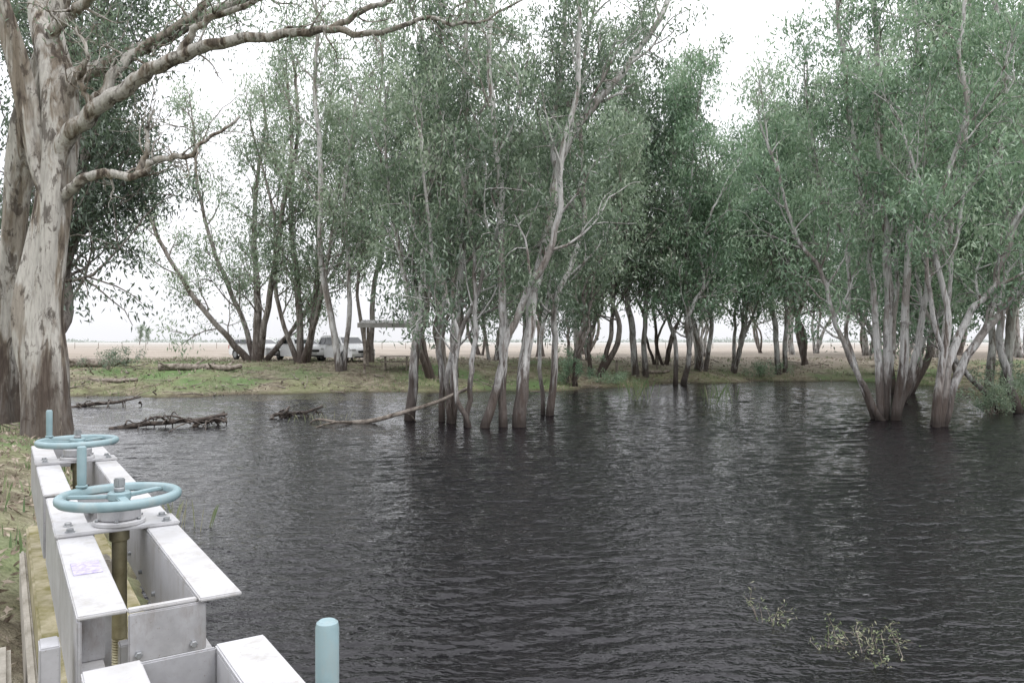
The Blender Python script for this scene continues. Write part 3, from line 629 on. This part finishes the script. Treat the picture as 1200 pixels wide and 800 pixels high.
# ------------------------------------------------------------------ sluice gate frames (local x = across to the pond, y = along)
ang = math.atan2(0.66, 1.0)
def sluice(y_lo, y_hi, wheel_y, base, hdl_ang, name='sluice_gate', wheel_x=0.0, xr=0.17):
    e = empty(name, base, ang)
    zt = 1.78
    def bx(n, lo, hi, mat=M_FRAME, b=0.004): return box(n, lo, hi, mat, e, b)
    bx('left_top_flange', (-0.245, y_lo, zt - 0.012), (-0.125, y_hi, zt)); bx('left_web', (-0.245, y_lo + .001, zt - 0.30), (-0.233, y_hi - .001, zt - 0.0125), M_FRAMESH)
    bx('left_bottom_flange', (-0.2325, y_lo + .002, zt - 0.30), (-0.14, y_hi - .002, zt - 0.288))
    bx('right_top_flange', (xr - .115, y_lo - 0.02, zt - 0.012), (xr, y_hi, zt)); bx('right_web', (xr - .115, y_lo, zt - 0.26), (xr - .103, y_hi - .001, zt - 0.0125))
    bx('right_bottom_flange', (xr - .1025, y_lo + .002, zt - 0.26), (xr - .02, y_hi - .002, zt - 0.248))
    bx('end_plate', (-0.124, y_lo - 0.008, zt - 0.15), (0.075, y_lo + 0.004, zt - 0.015), M_FRAMESH)
    bx('end_lip', (-0.124, y_lo + 0.0045, zt - 0.016), (xr - .116, y_lo + 0.03, zt - 0.006))
    bx('far_plate', (-0.2325, y_hi - 0.02, zt - 0.16), (xr - .1155, y_hi - 0.008, zt - 0.002), M_FRAMESH)
    for q in (-.18, -.06): cyl('plate_bolt', .011, -.012, .012, M_STEEL, e, (q, y_hi - .03, zt - .08), 6, .002, (math.pi / 2, 0, 0), False)
    for q in (-.1, .04): cyl('end_bolt', .010, -.012, .012, M_STEEL, e, (q, y_lo - .012, zt - .125), 6, .002, (math.pi / 2, 0, 0), False)
    for q in np.arange(y_lo + .12, y_hi, .32): cyl('web_bolt', .009, -.009, .009, M_STEEL, e, (xr - .118, q, zt - .2), 6, .002, (0, math.pi / 2, 0), False)
    for yy in (y_lo + 0.45, y_hi - 0.4):
        bx('stiffener', (-0.2325, yy, zt - 0.287), (-0.135, yy + 0.01, zt - 0.013), M_FRAMESH)
        bx('stiffener_right', (xr - .1025, yy, zt - 0.247), (xr - .02, yy + 0.01, zt - 0.013), M_FRAMESH)
    bx('bridge_plate', (-0.25, wheel_y - 0.085, zt + 0.001), (xr + .005, wheel_y + 0.085, zt + 0.015))
    for xx in (-0.2, xr - .04):
        for dy in (-0.055, 0.055):
            cyl('bolt', 0.012, zt + 0.0155, zt + 0.029, M_STEEL, e, (xx, wheel_y + dy, 0), 6, 0.002, None, False)
            cyl('washer', 0.018, zt + 0.0152, zt + 0.018, M_STEEL, e, (xx, wheel_y + dy, 0), 16, 0.001)
    wx = wheel_x - 0.03; L = (wx, wheel_y, 0)
    cyl('pedestal_flange', 0.092, zt + 0.0155, zt + 0.033, M_FRAME, e, L, 40)
    cyl('pedestal_body', 0.076, zt + 0.0335, zt + 0.08, M_FRAMESH, e, L, 40, 0.006)
    cyl('pedestal_neck', 0.04, zt + 0.0805, zt + 0.105, M_STEEL, e, L, 24)
    for k in range(6):
        a = k * math.pi / 3 + .3; cyl('pedestal_bolt', 0.007, zt + 0.0335, zt + 0.042, M_STEEL, e, (wx + .084 * math.cos(a), wheel_y + .084 * math.sin(a), 0), 6, .001, None, False)
    prof = [(0.0001, 0.2)]; z = 0.2
    while z < zt - 0.42: prof += [(0.025, z), (0.028, z + .005)]; z += .010
    prof += [(0.027, z), (0.027, zt - 0.051), (0.0001, zt - 0.0512)]
    lathe('threaded_stem', prof, M_BRONZE, e, L, 24)
    cyl('stem_collar', 0.036, zt - 0.05, zt - 0.0015, M_BRONZE, e, L, 24)
    bx('gate_leaf', (wx - 0.02, wheel_y - 0.38, -0.4), (wx + 0.02, wheel_y + 0.38, 0.75), M_FRAMESH)
    for yy in (wheel_y - 0.46, wheel_y + 0.40):
        bx('guide', (wx - 0.05, yy, -0.5), (wx + 0.05, yy + 0.06, zt - 0.3), M_FRAMESH)
    zr = zt + 0.12; q = 0.885
    prof = [(0.214, zr - 0.010), (0.220, zr - 0.017), (0.24, zr - 0.019), (0.25, zr - 0.010), (0.252, zr), (0.25, zr + 0.010), (0.24, zr + 0.017), (0.222, zr + 0.017), (0.214, zr + 0.009), (0.214, zr - 0.010)]
    prof = [(a * q, b) for a, b in prof]
    w = lathe('wheel_rim', prof, M_WHEEL, e, L, 72); w.modifiers.clear()
    cyl('wheel_hub', 0.042, zr - 0.014, zr + 0.018, M_WHEEL, e, L, 28, 0.005)
    for k in range(3):
        a = hdl_ang + .5 + k * math.pi * 2 / 3
        obj('spoke', box_me('spoke', (0.115, 0, zr - 0.002), (0.158, 0.036, 0.012), M_WHEEL, 0.004), (wx, wheel_y, 0), a, parent=e)
    cyl('stem_thread', 0.02, zr + 0.0185, zr + 0.035, M_STEEL, e, L, 20)
    obj('stem_square', box_me('stem_square', (0, 0, zr + 0.053), (0.032, 0.032, 0.035), M_STEEL, 0.004), (wx, wheel_y, 0), 0.5, parent=e)
    hx, hy = wx + 0.206 * math.cos(hdl_ang), wheel_y + 0.206 * math.sin(hdl_ang)
    cyl('handle_boss', 0.022, zr + 0.0175, zr + 0.028, M_WHEEL, e, (hx, hy, 0), 20)
    lathe('handle_grip', [(0.0001, zr + .0285), (0.0155, zr + .0285), (0.017, zr + .04), (0.0175, zr + .1), (0.0175, zr + .172), (0.016, zr + .180), (0.012, zr + .183), (0.0001, zr + .183)], M_WHEEL, e, (hx, hy, 0), 28)
    return e
g2 = sluice(-1.03, 0.80, 0.0, (-1.50, 3.0, 0), 2.75 - ang)
g1 = sluice(-1.08, 0.95, 0.0, (-2.59, 4.64, 0), 2.9 - ang)
g3 = sluice(-1.6, 0.05, -0.95, (-0.71, 1.77, 0), 2.50 - ang, wheel_x=0.12, xr=0.15)
box('label', (-0.225, -0.62, 1.7805), (-0.145, -0.47, 1.7825), M_LABEL, g2, 0)
e = empty('concrete_headwall', (-1.52, 3.0, 0), ang)
box('outer_wall', (-0.30, -3.2, -0.8), (-0.262, 3.1, 1.02), M_CONC, e, 0.012)
box('sill_ledge', (-0.2605, -3.2, -0.8), (-0.12, 3.05, 1.20), M_MOSS, e, 0.012)
box('pond_wall', (0.07, -3.2, -0.8), (0.18, 3.05, 1.2), M_MOSS, e, 0.012)
for yy in (-1.28, 0.93, 2.95): box('pier', (-0.11, yy, -0.8), (0.06, yy + 0.14, 1.42), M_CONC, e, 0.01)
for yy in (-1.0,): box('frame_post', (-0.31, yy, .9), (-0.262, yy + 0.09, 1.70), M_FRAMESH, e, 0.004)
e2 = empty('concrete_block', (-2.36, 3.4, 0), ang)
box('slab', (-0.3, -0.9, 0.5), (0.12, 0.35, 1.02), M_CONC, e2, 0.02)

# ------------------------------------------------------------------ picnic shelter
sx, sy = -6.65, 43.6
e = empty('picnic_shelter', (sx, sy, gh(sx, sy)), 0.12)
for x in (-1.6, 1.6):
    for y in (-1.3, 1.3): box('post', (x - .07, y - .07, -.3), (x + .07, y + .07, 2.42 + (y + 1.3) * 0.06), M_WOOD, e)
B = Builder(); xx = np.linspace(-1.95, 1.95, 100); zz = 0.018 * np.sin(xx * 2 * math.pi / 0.15)
V = []
for k, y in enumerate((-1.7, 1.7)):
    for a, b in zip(xx, zz): V.append((a, y, 2.52 + b + (y + 1.3) * 0.11))
B.add(V, [(i, i + 1, i + 101, i + 100) for i in range(99)], 0); ro = obj('roof', B.mesh('roof', [M_ROOF]), parent=e)
md = ro.modifiers.new('s', 'SOLIDIFY'); md.thickness = 0.01
for y in (-1.3, 1.3): box('beam', (-1.8, y - .04, 2.425 + (y + 1.3) * .06), (1.8, y + .04, 2.49 + (y + 1.3) * .06), M_WOOD, e)
box('fascia', (-1.96, -1.74, 2.34), (1.96, -1.705, 2.60), M_ROOF, e)
t = empty('picnic_table', (sx + .1, sy - .2, gh(sx, sy)), 0.12)
box('top', (-.9, -.38, .72), (.9, .38, .77), M_WOOD, t); box('bench', (-.9, -.8, .42), (.9, -.55, .46), M_WOOD, t); box('bench_back', (-.9, .55, .42), (.9, .8, .46), M_WOOD, t)
for x in (-.6, .6):
    box('leg', (x - .04, -.3, 0), (x + .04, .3, .715), M_WOOD, t); box('crossbar', (x - .035, -.75, .36), (x + .035, .75, .415), M_WOOD, t)
    for y in (-.68, .68): box('foot', (x - .03, y - .04, 0), (x + .03, y + .04, .355), M_WOOD, t)
for x, y in ((-9.9, 47.5), (-4.9, 43.0), (9.3, 49.2), (6.2, 45.5)):
    e = empty('timber_bollard', (x, y, gh(x, y))); cyl('post', 0.07, -.2, 0.85, M_WOOD, e); cyl('cap', 0.06, .851, .88, M_WOOD, e)

# ------------------------------------------------------------------ cars
def car(x, y, rz, paint, suv=True):
    e = empty('parked_car', (x, y, gh(x, y)), rz)
    H = 1.66 if suv else 1.48
    prof = [(-2.28, .35), (-2.33, .62), (-2.28, .95), (-2.1, 1.02), (-1.85, H - .12), (-1.55, H - .02), (-.6, H), (.25, H - .03), (.55, H - .12), (1.25, 1.04), (2.05, .90), (2.25, .76), (2.32, .5), (2.26, .3)]
    def hw(z): return 0.90 if z < .98 else 0.90 - (z - .98) * 0.36
    def arch(cx): return [(cx + .38 * math.cos(a), .34 + .38 * math.sin(a)) for a in np.linspace(0, math.pi, 9)]
    bottom = [(1.85, .28)] + [(p[0], max(p[1], .28)) for p in arch(1.42)] + [(.95, .26), (-.95, .26)] + [(p[0], max(p[1], .28)) for p in arch(-1.38)] + [(-1.85, .3)]
    outl = prof + bottom
    bm = bmesh.new(); lv = []; rv = []
    for (a, b) in outl:
        w = hw(b) * (1 - 0.10 * max(0, (abs(a) - 1.7)) / .6)
        lv.append(bm.verts.new((a, w, b))); rv.append(bm.verts.new((a, -w, b)))
    n = len(outl)
    for i in range(n):
        j = (i + 1) % n; bm.faces.new((lv[i], lv[j], rv[j], rv[i]))
    bm.faces.new(lv[::-1]); bm.faces.new(rv)
    bmesh.ops.triangulate(bm, faces=[f for f in bm.faces if len(f.verts) > 4]); bmesh.ops.recalc_face_normals(bm, faces=bm.faces)
    me = bpy.data.meshes.new('body'); bm.to_mesh(me); bm.free(); me.materials.append(paint)
    o = obj('body', me, parent=e); md = o.modifiers.new('b', 'BEVEL'); md.width = 0.035; md.segments = 3; md.angle_limit = math.radians(25)
    def poly(n_, pts, mat):
        m_ = bpy.data.meshes.new(n_); m_.from_pydata(pts, [], [tuple(range(len(pts)))]); m_.materials.append(mat); return obj(n_, m_, parent=e)
    for sgn in (1, -1):
        def P(a, b): return (a, sgn * (hw(b) + .006), b)
        poly('front_window', [P(.1, 1.08), P(1.05, 1.08), P(.5, H - .18), P(.1, H - .14)], M_GLASS); poly('rear_window', [P(-.95, 1.08), P(.0, 1.08), P(.0, H - .14), P(-.95, H - .13)], M_GLASS)
        poly('quarter_window', [P(-1.8, 1.1), P(-1.06, 1.08), P(-1.06, H - .13), P(-1.66, H - .17)], M_GLASS)
        box('mirror', (.85, sgn * .93 - .07, 1.02), (1.0, sgn * .93 + .07, 1.14), paint, e, .02)
        box('headlamp', (2.02, sgn * .66 - .17, .66), (2.285, sgn * .66 + .17, .80), M_LAMP, e, .03)
        box('tail_lamp', (-2.345, sgn * .74 - .09, .72), (-2.2, sgn * .74 + .09, .98), M_TAIL, e, .02)
        for cx in (1.42, -1.38):
            cyl('tyre', .34, -.11, .11, M_RUBBER, e, (cx, sgn * .79, .34), 32, .03, (math.pi / 2, 0, 0)); cyl('rim', .21, -.117, .117, M_STEEL, e, (cx, sgn * .79, .34), 20, .02, (math.pi / 2, 0, 0))
    def slope(a0, z0, a1, z1, w0, w1, nm, off):
        poly(nm, [(a0 + off, -w0, z0 + .012), (a0 + off, w0, z0 + .012), (a1 + off, w1, z1 + .012), (a1 + off, -w1, z1 + .012)], M_GLASS)
    slope(1.18, 1.065, .60, H - .15, .78, .62, 'windscreen', .012); slope(-2.07, 1.09, -1.88, H - .18, .74, .62, 'rear_glass', -.015)
    box('grille', (2.2, -.36, .56), (2.335, .36, .70), M_RUBBER, e, .02); box('bumper_lower', (2.15, -.6, .27), (2.33, .6, .35), M_RUBBER, e, .02)
    box('number_plate', (2.336, -.18, .42), (2.345, .18, .5), M_LAMP, e, 0)
car(-10.6, 48.6, math.radians(-48), M_CARPAINT, True)
car(-13.9, 50.2, math.radians(-52), M_CARPAINT, False)
car(-17.2, 52.0, math.radians(-40), M_CARPAINT, False)

B = Builder()
for k in range(70):
    x = -150 + k * 4; B.tube([(x, 130, 1.0), (x, 130, 2.3)], [.05, .045], 5)
for zz in (1.6, 1.95, 2.2): B.tube([(-150, 130, zz), (0, 130, zz), (130, 130, zz)], .01, 4)
obj('wire_fence', B.mesh('wire_fence', [M_WOOD]))

# ------------------------------------------------------------------ light
w = bpy.data.worlds.new("World"); scene.world = w; w.use_nodes = True
nt = w.node_tree; nt.nodes.clear()
out = nt.nodes.new('ShaderNodeOutputWorld'); bg = nt.nodes.new('ShaderNodeBackground'); bg.inputs[1].default_value = 0.1
sky = nt.nodes.new('ShaderNodeTexSky'); sky.sky_type = 'NISHITA'; sky.sun_disc = False
EL, AZ = math.radians(52), math.radians(120)
sky.sun_elevation = EL; sky.sun_rotation = AZ; sky.dust_density = 4
tc = nt.nodes.new('ShaderNodeTexCoord'); sp = nt.nodes.new('ShaderNodeSeparateXYZ'); nt.links.new(tc.outputs['Generated'], sp.inputs[0])
zc = math_(nt, 'MAXIMUM', sp.outputs[2], 0.0)
cl = noise_tex(nt, tc.outputs['Generated'], 2.2, 5, 0.55, sc=(1, 1, 2.5))
L = math_(nt, 'ADD', 10.6, math_(nt, 'MULTIPLY', zc, 21.0))
L = math_(nt, 'MULTIPLY', L, math_(nt, 'ADD', 0.84, math_(nt, 'MULTIPLY', cl, 0.30)))
cb = nt.nodes.new('ShaderNodeCombineColor')
nt.links.new(math_(nt, 'MULTIPLY', L, 0.985), cb.inputs[0]); nt.links.new(math_(nt, 'MULTIPLY', L, 0.99), cb.inputs[1]); nt.links.new(math_(nt, 'MULTIPLY', L, 1.03), cb.inputs[2])
c = mix(nt, 0.92, sky.outputs[0], cb.outputs[0])
nt.links.new(c, bg.inputs[0]); nt.links.new(bg.outputs[0], out.inputs[0])
sd_ = bpy.data.lights.new('sun', 'SUN'); sd_.energy = 1.3; sd_.angle = math.radians(14); sd_.color = (1, 0.98, 0.95)
so = bpy.data.objects.new('sun', sd_); col.objects.link(so)
dirv = Vector((math.sin(AZ) * math.cos(EL), math.cos(AZ) * math.cos(EL), math.sin(EL)))
so.rotation_euler = dirv.to_track_quat('Z', 'Y').to_euler(); so.location = dirv * 60

cam = bpy.data.cameras.new('camera'); cam.lens = 27; cam.sensor_width = 36; cam.clip_end = 4000; cam.clip_start = 0.05
co = bpy.data.objects.new('camera', cam); col.objects.link(co); co.location = (0, 0, 2.5); co.rotation_euler = (math.radians(90), 0, 0)
scene.camera = co
scene.view_settings.view_transform = 'Standard'; scene.view_settings.look = 'None'; scene.view_settings.exposure = 0
print('TOTAL FACES', sum(len(m.polygons) for m in bpy.data.meshes))
